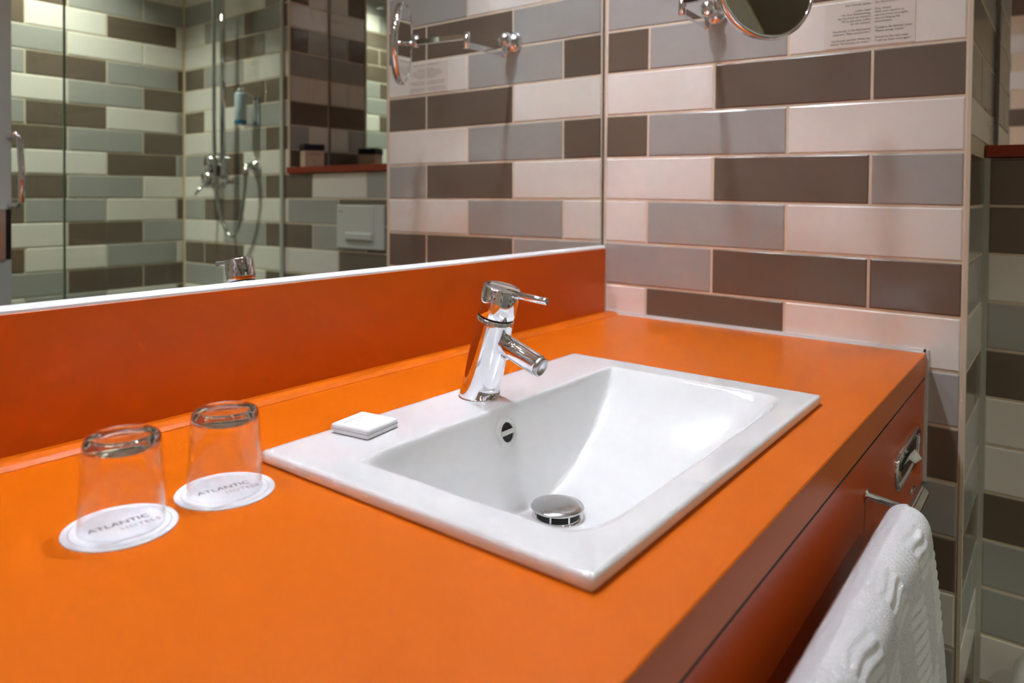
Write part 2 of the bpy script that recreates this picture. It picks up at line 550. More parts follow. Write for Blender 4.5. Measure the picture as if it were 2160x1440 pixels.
# ------------------------------------------------------------------ vanity mirror
EPS = -0.00775               # the glass leans back a touch
mz0, mz1 = 0.1535, 1.32
my = lambda z: -math.tan(EPS) * (z - 0.15)
mm = thing('vanity_mirror', (-1.1, 0.01, mz0), 'large frameless wall mirror above the orange backsplash', 'mirror')
xa, xb = XL + 0.02, -0.0055
part('mirror_glass', MB().add([(xa, my(mz0), mz0), (xb, my(mz0), mz0), (xb, my(mz1), mz1), (xa, my(mz1), mz1),
                               (xa, my(mz0) + 0.005, mz0), (xb, my(mz0) + 0.005, mz0), (xb, my(mz1) + 0.005, mz1), (xa, my(mz1) + 0.005, mz1)],
                              [(0, 1, 2, 3), (7, 6, 5, 4), (0, 4, 5, 1), (1, 5, 6, 2), (2, 6, 7, 3), (3, 7, 4, 0)]), 'mirror', mm)
part('edge_strip', MB().add([(xb, my(mz0) - 0.001, mz0), (-0.0012, my(mz0) - 0.001, mz0), (-0.0012, my(mz1) - 0.001, mz1), (xb, my(mz1) - 0.001, mz1),
                             (xb, my(mz0) + 0.005, mz0), (-0.0012, my(mz0) + 0.005, mz0), (-0.0012, my(mz1) + 0.005, mz1), (xb, my(mz1) + 0.005, mz1)],
                            [(0, 1, 2, 3), (7, 6, 5, 4), (0, 4, 5, 1), (1, 5, 6, 2), (2, 6, 7, 3), (3, 7, 4, 0)]), 'mirroredge', mm)

# ------------------------------------------------------------------ backsplash, worktop, cabinet
YF = -0.656                  # front edge of the worktop
bs = thing('backsplash', (-1.1, -0.002, 0.0), 'orange laminate backsplash under the mirror', 'backsplash')
part('panel', MB().box((XL + 0.01, -0.0105, 0.0), (-0.004, 0.02, 0.1465), 0.0006), 'orange', bs)
part('sealing_strip', MB().sweep([(-0.0100, 0.1465), (-0.0094, 0.1492), (-0.0006, 0.1540), (0.010, 0.1545), (0.010, 0.1465)], XL + 0.01, -0.002), 'seal', bs, 'white sealing strip under the mirror')
part('end_seal', MB().box((-0.004, -0.0112, 0.002), (-0.0004, -0.004, 0.147)), 'seal', bs)

wt = thing('worktop', (-1.1, -0.33, 0.0), 'long orange laminate worktop with the basin let into it', 'worktop')
hx0, hx1, hy0, hy1 = -1.005, -0.478, -0.572, -0.235
X0, X1, Y0, Y1, TH = XL + 0.01, -0.004, YF, -0.0105, -0.040
b = 0.0012
vs, fs = [], []
ring = lambda x0, x1, y0, y1, z: [(x0, y0, z), (x1, y0, z), (x1, y1, z), (x0, y1, z)]
vs = ring(X0, X1, Y0 + b, Y1, 0) + ring(hx0, hx1, hy0, hy1, 0) + ring(X0, X1, Y0, Y1, -b) + ring(X0, X1, Y0, Y1, TH) + ring(hx0, hx1, hy0, hy1, TH)
for i in range(4):
    j = (i + 1) % 4
    fs += [(i, j, 4 + j, 4 + i), (8 + i, 8 + j, j, i), (12 + i, 12 + j, 8 + j, 8 + i), (16 + i, 16 + j, 12 + j, 12 + i), (4 + i, 4 + j, 16 + j, 16 + i)]
part('top', MB().add(vs, fs), 'orange', wt)
part('joint_bead', MB().sweep([(-0.0105, 0.0), (-0.0115, 0.0035), (-0.020, 0.0066), (-0.030, 0.0068), (-0.040, 0.0042), (-0.047, 0.0006), (-0.047, 0.0)][::-1], XL + 0.01, -0.006), 'orange', wt, 'rounded orange joint bead along the backsplash')
part('silicone_seal', MB().sweep([(YF, 0.0), (-0.012, 0.0), (-0.012, 0.0062), (YF, 0.0062)], -0.0042, -0.0004)
     .box((-0.0085, YF + 0.001, 0.0), (-0.004, -0.012, 0.0016)).box((-0.0042, YF - 0.004, -0.225), (-0.0004, YF + 0.004, 0.0062)), 'seal', wt, 'white silicone seal along the tiled wall')

cb = thing('vanity_cabinet', (-1.1, -0.4, -0.24), 'orange lacquered vanity cabinet hanging under the worktop', 'cabinet')
part('body', MB().box((XL + 0.012, YF + 0.024, -0.225), (-0.012, -0.01, -0.20)).box((XL + 0.012, YF + 0.024, -0.20), (-0.012, YF + 0.04, -0.0402))
     .box((-0.03, YF + 0.04, -0.20), (-0.012, -0.01, -0.0402)).box((XL + 0.012, YF + 0.04, -0.20), (XL + 0.03, -0.01, -0.0402)), 'orangefront', cb)
part('front_panel', MB().box((XL + 0.012, YF + 0.0015, -0.225), (-0.0065, YF + 0.022, -0.0440), 0.0006), 'orangefront', cb)
part('gap_shade_strip', MB().box((XL + 0.012, YF + 0.0008, -0.0444), (-0.0065, YF + 0.024, -0.0401)), 'black', cb, 'black strip standing for the shade in the gap under the worktop')  # solid strip, nearly flush; its black stands for the shade in the gap

# ------------------------------------------------------------------ basin
def smax(a, b, k):
    h = max(k - abs(a - b), 0) / k
    return max(a, b) + h * h * k * 0.25


def smin(a, b, k):
    return -smax(-a, -b, k)


SX0, SX1, SY0, SY1, ST = -1.0345, -0.4515, -0.5965, -0.2090, 0.0125
DX, DY = -0.746, -0.3765
xc = (SX0 + SX1) / 2


def bowl(x, y):
    u = abs(x - xc)
    f = -0.120 * (1 - (u / 0.2475) ** 2.0)
    f += 0.25 * max(0.0, abs(y - DY) - 0.03) ** 2
    bk = -(-0.3045 - y) * 4.2
    fr_ = -(y + 0.562) * 1.7
    sd = -(0.2475 - u) * 2.6
    w = smax(f, bk, 0.045)
    w = smax(w, fr_, 0.06)
    w = smax(w, sd, 0.02)
    return smin(w, 0.0, 0.010)


def dense(a, b, n, marks, w, gain):
    """n positions from a to b, crowded near the marks"""
    m = 2000
    acc, cum = 0, [0]
    for i in range(m):
        x = a + (b - a) * (i + 0.5) / m
        acc += 1 + sum(gain * math.exp(-((x - q) / w) ** 2) for q in marks)
        cum.append(acc)
    out, j = [], 0
    for i in range(n + 1):
        t = acc * i / n
        while j < m and cum[j + 1] < t:
            j += 1
        out.append(a + (b - a) * min(m, j + (t - cum[j]) / max(1e-9, cum[min(j + 1, m)] - cum[j])) / m)
    out[0], out[-1] = a, b
    return out


sk = thing('washbasin', (xc, -0.40, 0.0), 'white rectangular ceramic washbasin set into the orange worktop', 'sink')
ins = 0.004
gx = dense(SX0 + ins, SX1 - ins, 150, (-0.985, -0.495), 0.02, 2)
gy = dense(SY0 + ins, SY1 - ins, 140, (-0.318, -0.555), 0.025, 4)
nx, ny = len(gx), len(gy)
mb = MB()
vs = [(x, y, ST + bowl(x, y)) for y in gy for x in gx]
fs = []
for j in range(ny - 1):
    for i in range(nx - 1):
        if math.hypot((gx[i] + gx[i + 1]) / 2 - DX, (gy[j] + gy[j + 1]) / 2 - DY) < 0.019:
            continue
        fs.append((j * nx + i, j * nx + i + 1, (j + 1) * nx + i + 1, (j + 1) * nx + i))
mb.add(vs, fs, True)
border = [j for j in range(nx)] + [(j + 1) * nx - 1 for j in range(1, ny)] + [(ny - 1) * nx + i for i in range(nx - 2, -1, -1)] + [j * nx for j in range(ny - 2, 0, -1)]
nb = len(border)
prev = border
cxm, cym = (SX0 + SX1) / 2, (SY0 + SY1) / 2
for k, (off, z) in enumerate(((0.0016, ST - 0.0004), (0.0031, ST - 0.0016), (0.004, ST - 0.0036), (0.0042, 0.0028), (0.003, 0.0006), (-0.006, 0.0004), (-0.036, 0.0004), (-0.037, -0.012))):
    new = []
    for bi in border:
        x, y, z_ = vs[bi]
        ox = off if abs(x - (SX1 - ins)) < 1e-6 else (-off if abs(x - (SX0 + ins)) < 1e-6 else 0)
        oy = off if abs(y - (SY1 - ins)) < 1e-6 else (-off if abs(y - (SY0 + ins)) < 1e-6 else 0)
        if ox and oy:
            ox *= 0.75
            oy *= 0.75
        new.append(len(mb.v))
        mb.v.append((x + ox, y + oy, z))
    for i in range(nb):
        mb.f.append((prev[i], new[i], new[(i + 1) % nb], prev[(i + 1) % nb]))
        mb.s.append(True)
    prev = new
part('bowl', mb, 'ceramic', sk)

# overflow on the back wall of the bowl
oy_ = -0.3145
oc = Vector((-0.7635, -0.3125, ST - 0.0295))
tilt = Vector((0, -1, 0.24)).normalized()
ov = part('overflow_ring', MB().lathe([(0.0115, 0.0004), (0.0118, 0.0022), (0.0135, 0.0030), (0.0172, 0.0024), (0.0182, 0.0004), (0.0182, -0.006)], oc, tilt), 'plastic', sk, 'white overflow ring')
part('overflow_hole', MB().lathe([(0.0, 0.0006), (0.0118, 0.0006)], oc, tilt), 'black', ov)
tz = Vector((0, 0, 1)) - tilt * tilt.z
tz.normalize()
part('overflow_bar', MB().bar(oc + tilt * 0.0022 + Vector((-0.0122, 0, 0)), oc + tilt * 0.0022 + Vector((0.0122, 0, 0)), 0.0016, 0.0056, tz), 'plastic', ov)

# drain
fz = ST + bowl(DX + 0.03, DY)
dr = part('drain_seat', MB().lathe([(0.019, -0.02), (0.0195, 0.0005), (0.024, 0.002), (0.030, 0.0015), (0.031, -0.003)], (DX, DY, fz - 0.001)), 'chrome', sk, 'chrome drain seat')
part('drain_cap', MB().lathe([(0.0, 0.0165), (0.012, 0.0162), (0.024, 0.0150), (0.0305, 0.0128), (0.0316, 0.0112), (0.0308, 0.0100), (0.0, 0.0100)], (DX, DY, fz - 0.001)), 'satin', sk, 'round metal drain cap')
st = MB()
for a in range(8):
    t = a * math.pi / 4 + 0.3
    st.bar((DX + 0.0272 * math.cos(t), DY + 0.0272 * math.sin(t), fz), (DX + 0.0272 * math.cos(t), DY + 0.0272 * math.sin(t), fz + 0.0095), 0.002, 0.002, (math.cos(t), math.sin(t), 0))
part('drain_struts', st, 'chrome', dr)
part('drain_throat', MB().lathe([(0.0, -0.006), (0.0265, -0.006), (0.0265, 0.0085), (0.024, 0.0085), (0.024, -0.005)], (DX, DY, fz), seg=32), 'black', dr)

# ------------------------------------------------------------------ tap
A = Vector((-0.745, -0.2535, ST))
B = Vector((-0.745, -0.2890, 0.1560))
axis = (B - A).normalized()
L = (B - A).length
tp = thing('basin_tap', A, 'leaning chrome single-lever tap on the white washbasin', 'tap')


def leaning(prof, seg=56):
    """rings across the leaning axis; the lowest ring is cut flat on the basin"""
    return MB().lathe(prof, A, axis, seg)


body = leaning([(0.0252, 0.0), (0.0252, 0.003), (0.0248, 0.02), (0.0243, 0.06), (0.0240, 0.100), (0.0238, 0.1065), (0.0228, 0.1078), (0.0, 0.1078)])
body.v = [(p[0], p[1] + (axis.y / axis.z) * (-(p[2] - ST)), ST) if i < 56 else p for i, p in enumerate(body.v)]
part('body', body, 'chrome', tp)
part('base_ring', MB().lathe([(0.0262, 0.0), (0.0262, 0.0012), (0.0245, 0.0016)], (A.x, A.y, ST)), 'chrome', tp)
part('neck_ring', leaning([(0.0228, 0.1076), (0.0224, 0.1080), (0.0224, 0.1096), (0.0228, 0.1100)]), 'black', tp)
ha = part('handle', leaning([(0.0228, 0.1098), (0.0238, 0.1106), (0.0238, 0.118), (0.0236, L - 0.0016), (0.0228, L - 0.0003), (0.0215, L), (0.0, L)]), 'chrome', tp)
part('lever', MB().tube([(-0.745, -0.300, 0.1485), (-0.745, -0.330, 0.1462), (-0.745, -0.3555, 0.1443), (-0.745, -0.3572, 0.1442)], [0.0044, 0.0044, 0.0044, 0.0036], 20), 'chrome', ha)
part('grub_screw', MB().lathe([(0.0, 0.0002), (0.0022, 0.0002), (0.0022, -0.001)], A + axis * 0.119 + Vector((-0.0105, -0.0213, 0.004)), (-0.42, -0.88, 0.2), 16), 'black', ha)
S0, S1 = Vector((-0.745, -0.283, 0.0885)), Vector((-0.745, -0.3475, 0.0650))
sd_ = (S1 - S0).normalized()
sp = part('spout', MB().lathe([(0.0, 0.0), (0.0128, 0.0), (0.0130, 0.03), (0.0130, (S1 - S0).length - 0.004), (0.0126, (S1 - S0).length - 0.0026), (0.0115, (S1 - S0).length - 0.002)], S0, sd_, 40), 'chrome', tp)
ll = (S1 - S0).length
part('aerator', MB().lathe([(0.0112, ll - 0.004), (0.0118, ll - 0.001), (0.0116, ll + 0.0035), (0.0098, ll + 0.0042), (0.0094, ll + 0.0015), (0.0, ll + 0.001)], S0, sd_, 40), 'steel', sp)
part('locking_screw', MB().lathe([(0.0, 0.003), (0.003, 0.0026), (0.0034, 0.0), (0.0034, -0.004)], (-0.745, -0.2955, 0.0680), (-0.3, -0.9, -0.3), 16), 'chrome', tp)

# ------------------------------------------------------------------ tumblers, coasters, soap
for i, (cx_, cy_, cux, cuy) in enumerate(((-1.1870, -0.2452, -1.1848, -0.2425), (-1.0950, -0.2457, -1.0940, -0.2430))):
    nm = ['leftmost, in the corner of the photo', 'beside the white washbasin'][i]
    co = thing('coaster', (cx_, cy_, 0.0), 'round white paper coaster ' + ['under the left glass', 'under the glass nearer the basin'][i], 'coaster', 'paper coasters')
    part('disc', MB().lathe([(0.0, 0.0), (0.0425, 0.0), (0.0428, 0.0005), (0.0425, 0.0011), (0.0, 0.0011)], (cx_, cy_, 0.0), seg=72), 'card', co)
    part('printed_ring', MB().lathe([(0.0370, 0.0013), (0.0374, 0.0013)], (cx_, cy_, 0.0), seg=72), 'ring', co)
    xd = Vector([(0.994, -0.105, 0), (0.98, -0.195, 0)][i]).normalized()
    yd = Vector((-xd.y, xd.x, 0))
    p0 = Vector((cx_, cy_, 0.0012))
    part('lettering', text_mb('ATLANTIC', 0.0098, p0 + yd * 0.0016, xd, yd, 'CENTER'), 'ink', co)
    part('lettering', text_mb('HOTELS', 0.0080, p0 - yd * 0.0095 + xd * 0.013, xd, yd, 'CENTER', spacing=1.1), 'palink', co)
    g = thing('tumbler', (cux, cuy, 0.0012), 'clear glass tumbler turned upside down on a coaster, ' + ['the leftmost of the two', 'the one beside the washbasin'][i], 'glass', 'upturned tumblers')
    H, R0, R1, th = 0.0735, 0.0325, 0.0292, 0.0011
    o = (cux, cuy, 0.0013)
    part('wall', MB().lathe([(R0 - th, 0.0002), (R0, 0.0), (R0 + 0.0002, 0.001), (R0 - 0.0002, 0.004), (R1 + 0.0006, H - 0.012), (R1, H - 0.006), (R1 - 0.0007, H - 0.0029), (R1 - 0.0028, H - 0.0006)], o, seg=72)
         .lathe([(R0 - th, 0.0002), (R0 - th - 0.0002, 0.003), (R1 - th + 0.0004, H - 0.014)], o, seg=72), 'glass', g)
    part('base', MB().lathe([(0.0, H - 0.0056), (0.012, H - 0.0058), (R1 - 0.006, H - 0.0064), (R1 - 0.0024, H - 0.0082), (R1 - 0.0010, H - 0.0098), (R1 - 0.0005, H - 0.0080), (R1 - 0.0008, H - 0.0042), (R1 - 0.0022, H - 0.0016), (R1 - 0.0048, H),
                             (0.0195, H), (0.0178, H - 0.0008), (0.0120, H - 0.0016), (0.0, H - 0.0018)], o, seg=72), 'glassbase', g)

R = Matrix.Translation((-0.9268, -0.2425, ST)) @ Matrix.Rotation(math.radians(8.5), 4, 'Z')
so = thing('soap_packet', (-0.9268, -0.2425, ST), 'small square white wrapped guest soap on the basin rim', 'soap')
part('wrapper', MB().box((-0.0255, -0.0255, 0.0003), (0.0255, 0.0255, 0.0102), 0.0012).xf(R), 'paper', so)
part('seam', MB().box((-0.0258, -0.0258, 0.0052), (0.0258, 0.0258, 0.0058)).xf(R), 'palink', so)
R3 = R.to_3x3()
for txt, s, y in (('ATLANTIC HOTELS', 0.0042, 0.012), ('SOAP', 0.0034, 0.006), ('savon  seife', 0.0030, -0.006), ('15 g', 0.0028, -0.012)):
    part('lettering', text_mb(txt, s, R @ Vector((0, y, 0.0103)), R3 @ Vector((1, 0, 0)), R3 @ Vector((0, 1, 0)), 'CENTER'), 'palink', so)

# ------------------------------------------------------------------ tissue dispenser, towel bar, towel
td = thing('tissue_dispenser', (-0.165, YF, -0.16), 'chrome tissue slot with rounded ends in the vanity front', 'tissue dispenser')


def stadium(cx, cz, hw, hh, y, n=14):
    pts = []
    for i in range(n + 1):
        t = -math.pi / 2 + math.pi * i / n
        pts.append((cx + hw - hh + hh * math.cos(t), y, cz + hh * math.sin(t)))
    for i in range(n + 1):
        t = math.pi / 2 + math.pi * i / n
        pts.append((cx - hw + hh + hh * math.cos(t), y, cz + hh * math.sin(t)))
    return pts


def loops(mb, ls, smooth=True, cap=False):
    n = len(ls[0])
    b0 = len(mb.v)
    for l in ls:
        mb.v += [tuple(p) for p in l]
    for k in range(len(ls) - 1):
        for i in range(n):
            j = (i + 1) % n
            mb.f.append((b0 + k * n + i, b0 + k * n + j, b0 + (k + 1) * n + j, b0 + (k + 1) * n + i))
            mb.s.append(smooth)
    if cap:
        mb.f.append(tuple(b0 + (len(ls) - 1) * n + i for i in range(n)))
        mb.s.append(False)
    return mb


YP = YF + 0.0015
cx_, cz_ = -0.166, -0.137
part('rim', loops(MB(), [stadium(cx_, cz_, 0.105, 0.0285, YP), stadium(cx_, cz_, 0.105, 0.0285, YP - 0.003), stadium(cx_, cz_, 0.1035, 0.027, YP - 0.0045),
                         stadium(cx_, cz_, 0.099, 0.0225, YP - 0.0042), stadium(cx_, cz_, 0.096, 0.0195, YP - 0.0015)]), 'chrome', td)
part('dished_plate', loops(MB(), [stadium(cx_, cz_, 0.096, 0.0195, YP - 0.0016), stadium(cx_, cz_, 0.085, 0.0155, YP - 0.0008), stadium(cx_, cz_, 0.05, 0.0075, YP - 0.0004)]), 'chrome', td)
part('slot', loops(MB(), [stadium(cx_, cz_, 0.05, 0.0075, YP - 0.0005), stadium(cx_, cz_, 0.045, 0.0065, YP - 0.00045)], cap=True), 'black', td)
ts = MB()
tv = [(-0.202, YP - 0.0008, -0.139), (-0.170, YP - 0.003, -0.1325), (-0.135, YP - 0.0008, -0.1385),
      (-0.196, YP - 0.008, -0.130), (-0.170, YP - 0.011, -0.121), (-0.146, YP - 0.009, -0.131),
      (-0.188, YP - 0.015, -0.137), (-0.170, YP - 0.021, -0.133), (-0.156, YP - 0.016, -0.138)]
ts.add(tv + [(x + 0.001, y + 0.0004, z - 0.0016) for x, y, z in tv],
       [(0, 1, 4, 3), (1, 2, 5, 4), (3, 4, 7, 6), (4, 5, 8, 7), (9, 12, 13, 10), (10, 13, 14, 11), (12, 15, 16, 13), (13, 16, 17, 14),
        (0, 3, 12, 9), (3, 6, 15, 12), (6, 7, 16, 15), (7, 8, 17, 16), (8, 5, 14, 17), (5, 2, 11, 14)], True)
solo('tissue', ts, 'paper', 'corner of a white tissue sticking out of the chrome slot', 'tissue')

BY, BZ = -0.7055, -0.1045
tb = thing('towel_bar', (-0.7, YF, BZ), 'chrome towel bar on the front of the orange vanity', 'towel bar')
part('bar', MB().tube([(-1.13, BY, BZ), (-0.405, BY, BZ)], 0.0105, 24), 'chrome', tb)
for px in (-1.03, -0.469):
    part('post', MB().tube([(px, YP + 0.0005, -0.099), (px, YP - 0.003, -0.099), (px, YP - 0.004, -0.0992), (px, BY, BZ)], [0.0085, 0.0085, 0.0042, 0.0042], 16), 'chrome', tb)

# towel: a thick folded bath towel over the bar, with woven rib blocks
XA, XB = -1.10, -0.478


def towel_profile(n_back, n_top, n_front):
    """(y, z, ny, nz, run) around the fold, from the back hem over the bar to the front hem"""
    pts = []
    rt = 0.0270
    cyt, czt = BY - 0.0005, BZ - 0.0125
    back_y = cyt + rt
    for i in range(n_back):
        t = i / n_back
        pts.append((back_y + 0.006 * (1 - t) * 0, -0.56 + t * (czt + 0.56)))
    for i in range(n_top + 1):
        a = math.pi * i / n_top
        pts.append((cyt + rt * math.cos(a), czt + rt * 1.02 * math.sin(a)))
    for i in range(1, n_front + 1):
        t = i / n_front
        z = czt - t * (czt + 0.58)
        pts.append((cyt - rt - 0.013 * (1 - math.exp(-t * 5.5)) - 0.008 * t, z))
    return pts


prof = towel_profile(60, 40, 240)
nP = len(prof)
run = [0]
for a_, b_ in zip(prof, prof[1:]):
    run.append(run[-1] + math.hypot(a_[0] - b_[0], a_[1] - b_[1]))
nX = 300


def rib(xr, s):
    """height of the woven relief; xr from the far selvedge, s along the cloth"""
    wav = 0.0025 * math.sin(s * 28 + 1.1 * math.sin(xr * 22))
    cx = (xr + wav) / 0.062
    cs = (s + 0.02) / 0.094
    i, j = int(math.floor(cx)), int(math.floor(cs))
    fx, fy = cx - i, cs - j
    edge = min(1.0, min(fx, 1 - fx) / 0.06) * min(1.0, min(fy, 1 - fy) / 0.04)
    if (i + j) % 2 == 0:
        h = math.sin((s + 0.0022 * math.sin(xr * 80 + j)) * 2 * math.pi / 0.0112)
    else:
        h = math.sin((xr + 0.0022 * math.sin(s * 70 + i)) * 2 * math.pi / 0.0088)
    h = math.copysign(abs(h) ** 0.75, h)
    return (0.0013 if (i + j) % 2 == 0 else 0.0011) * h * edge


vs, fs = [], []
for ix in range(nX + 1):
    x = XA + (XB - XA) * ix / nX
    xr = XB - x
    for ip, (y, z) in enumerate(prof):
        q0, q1 = prof[max(ip - 1, 0)], prof[min(ip + 1, nP - 1)]
        ty, tz_ = q1[0] - q0[0], q1[1] - q0[1]
        l = math.hypot(ty, tz_)
        nyy, nzz = tz_ / l * -1, ty / l
        nyy, nzz = -nyy, -nzz
        # outward is away from the bar
        if (y - BY) * nyy + (z + 0.3 - 0) * 0 < 0 and abs(nyy) > 0.5:
            nyy, nzz = -nyy, -nzz
        if abs(nyy) <= 0.5 and nzz < 0:
            nyy, nzz = -nyy, -nzz
        front = min(1.0, max(0.0, (BY - 0.004 - y) / 0.02))
        big = front * (0.004 * math.sin(xr * 11 + 0.6) * min(1, max(0, (BZ - z) / 0.2)) + 0.002 * math.sin(xr * 31 + z * 14))
        rnd = 0.012 * math.exp(-xr / 0.008)
        d_ = rib(xr, run[ip]) * (0.4 + 0.6 * front) + big - rnd * (0.5 if y > BY else 1.0)
        vs.append((x + 0.003 * math.sin(z * 30) * math.exp(-xr / 0.05), y + nyy * d_, z + nzz * d_))
for ix in range(nX):
    for ip in range(nP - 1):
        a_ = ix * nP + ip
        fs.append((a_, a_ + 1, a_ + nP + 1, a_ + nP))
twm = MB().add(vs, fs, True)
# the two selvedge ends, closed with folded layers
for ix, sgn in ((0, -1), (nX, 1)):
    base = ix * nP
    half = nP // 2
    idx = list(range(base, base + nP))
    nlay = 6
    rows = [idx]
    # inner layers: shrink towards the middle line of the fold
    cyl = BY - 0.012
    for k in range(1, nlay + 1):
        t = k / nlay
        row = []
        for q in idx:
            x, y, z = vs[q]
            yy = y + (cyl - y) * t
            zz = z - 0.018 * t if z > BZ else z
            dx = sgn * (0.0045 * math.sin(min(1, t * 3) * math.pi / 2) + 0.0018 * math.sin(t * 4 * math.pi))
            row.append(len(twm.v))
            twm.v.append((x + dx, yy, zz))
        rows.append(row)
    for r1, r2 in zip(rows, rows[1:]):
        for i in range(nP - 1):
            twm.f.append((r1[i], r1[i + 1], r2[i + 1], r2[i]) if sgn < 0 else (r1[i], r2[i], r2[i + 1], r1[i + 1]))
            twm.s.append(True)
solo('bath_towel', twm, 'towel', 'white terry towel with woven ribs hanging on the vanity towel bar', 'towel')

# ------------------------------------------------------------------ magnifying mirror on the end wall
C = Vector((-0.0, -0.2587, 0.650))
mg = thing('magnifying_mirror', C, 'round chrome swing-arm magnifying mirror on the tiled wall', 'mirror')
part('wall_plate', MB().lathe([(0.0275, 0.0005), (0.0275, 0.004), (0.025, 0.010), (0.019, 0.017), (0.010, 0.021), (0.0, 0.022)], C, (-1, 0, 0), 40), 'chrome', mg)
part('pivot_ball', MB().lathe([(0.0, -0.019), (0.008, -0.0175), (0.0145, -0.012), (0.018, 0.0), (0.0145, 0.012), (0.008, 0.0175), (0.0, 0.019)], C + Vector((-0.033, 0, 0.002)), (0, 0, 1), 32), 'chrome', mg)
el = Vector((-0.1716, -0.2642, 0.628))
p1 = Vector((-0.036, -0.2585, 0.6165))
part('pivot_pin', MB().tube([p1 + Vector((0, 0, -0.008)), p1 + Vector((0, 0, 0.035))], 0.0065, 16), 'chrome', mg)
part('arm', MB().bar(p1, (el.x, el.y, 0.6175), 0.010, 0.012), 'chrome', mg)
part('elbow', MB().tube([el + Vector((0, 0, -0.018)), el + Vector((0, 0, 0.018))], 0.0075, 20), 'chrome', mg)
n_ = Vector((math.cos(math.radians(235)), math.sin(math.radians(235)), 0.06)).normalized()
DC = Vector((-0.2150, -0.4325, 0.6340))
pv = DC - n_ * 0.034
part('arm', MB().bar((el.x, el.y, 0.637), (pv.x, pv.y, 0.637), 0.010, 0.012), 'chrome', mg)
part('pivot_pin', MB().tube([pv + Vector((0, 0, -0.006)), pv + Vector((0, 0, 0.022))], 0.0065, 16), 'chrome', mg)
part('swivel', MB().tube([pv + Vector((0, 0, 0.004)), DC - n_ * 0.006], [0.006, 0.005], 16), 'chrome', mg)
RD = 0.0970
part('rim', MB().lathe([(RD - 0.006, 0.0075), (RD - 0.003, 0.0085), (RD, 0.0065), (RD + 0.0012, 0.0), (RD, -0.0065), (RD - 0.003, -0.0085), (RD - 0.006, -0.0075)], DC, n_, 96, close=True), 'chrome', mg)
pr = [(0.0, 0.0062 - 0.0032)]
for i in range(1, 13):
    r = (RD - 0.005) * i / 12
    pr.append((r, 0.0030 + 0.0032 * (i / 12) ** 2))
part('magnifying_glass', MB().lathe(pr, DC, n_, 96), 'mirror', mg)
part('plain_glass', MB().lathe([(RD - 0.005, -0.0062), (0.0, -0.0062)], DC, n_, 96), 'mirror', mg)

# ------------------------------------------------------------------ towel notice on the cream tile
nt_ = thing('towel_notice', (-0.001, -0.552, 0.5513), 'clear notice film with German and English towel text on a cream tile', 'notice')
part('film', MB().box((-0.0008, -0.6285, 0.5505), (-0.0001, -0.4755, 0.6345)), 'film', nt_)
ge = ['Der Umwelt zuliebe', '', 'Lieber Gast!', 'Mit Ihrer Entscheidung,', 'das Handtuch ein weiteres', 'Mal zu benutzen, helfen', 'Sie der Umwelt.', '',
      'Handtücher in der Badewanne', 'bedeuten: "Bitte austauschen."', '', 'Handtücher auf dem Halter be-', 'deuten: "Ich benutze sie weiter."']
en = ['For the environment', '', 'Dear Guest!', 'With your decision to', 'use the towel once again,', 'you are helping the', 'environment.', '',
      'Towels in the bathtub mean:', '"Please change towels."', '', 'Towels on the rack mean:', '"I will use them once again."']
for txts, yy, al in ((ge, -0.5560, 'RIGHT'), (en, -0.5628, 'LEFT')):
    acc = MB()
    for i, s in enumerate(txts):
        if s:
            t = text_mb(s, 0.0053, (-0.00085, yy, 0.6262 - 0.00580 * i), (0, -1, 0), (0, 0, 1), al, 0.0002)
            acc.add(t.v, t.f)
    part('lettering', acc, 'noticeink', nt_)

# ------------------------------------------------------------------ shelf niche: shelf, mirror, carton, flush plate, paper roll
solo('niche_shelf', MB().box((XF - 0.012, YN + 0.001, 0.3545), (XN + 0.003, YS - 0.0005, 0.3785), 0.001), 'shaded', 'red-orange shelf, its colour darkened for shade, above the toilet flush plate', 'shelf')
nm = thing('niche_mirror', (XN, -1.138, 0.379), 'mirror at the back of the orange shelf niche', 'mirror')
part('mirror_glass', MB().box((XN - 0.001, YN + 0.007, 0.3795), (XN + 0.003, YS - 0.008, 1.45)), 'mirror', nm)
part('edge_strip', MB().box((XN - 0.002, YN + 0.001, 0.3795), (XN + 0.003, YN + 0.007, 1.45)), 'mirroredge', nm)
part('edge_strip', MB().box((XN - 0.002, YS - 0.008, 0.3795), (XN + 0.003, YS - 0.001, 1.45)), 'mirroredge', nm)
R = Matrix.Translation((0.322, -1.477, 0.379)) @ Matrix.Rotation(math.radians(24), 4, 'Z')
bx = thing('carton', (0.322, -1.477, 0.379), 'small kraft carton with a navy lid on the orange shelf', 'box')
part('body', MB().box((-0.037, -0.037, 0.0), (0.037, 0.037, 0.066), 0.001).xf(R), 'boxpink', bx)
part('lid', MB().box((-0.039, -0.039, 0.062), (0.039, 0.039, 0.086), 0.001).xf(R), 'navy', bx)
R3 = R.to_3x3()
for dv, xd in (((-1, 0, 0), (0, -1, 0)), ((0, 1, 0), (-1, 0, 0))):
    for s, sz, zz in (('COSMETIC', 0.0095, 0.045), ('SET', 0.0075, 0.020)):
        part('lettering', text_mb(s, sz, R @ (Vector(dv) * 0.0371 + Vector((0, 0, zz))), R3 @ Vector(xd), (0, 0, 1), 'CENTER', 0.0003), 'ink', bx)

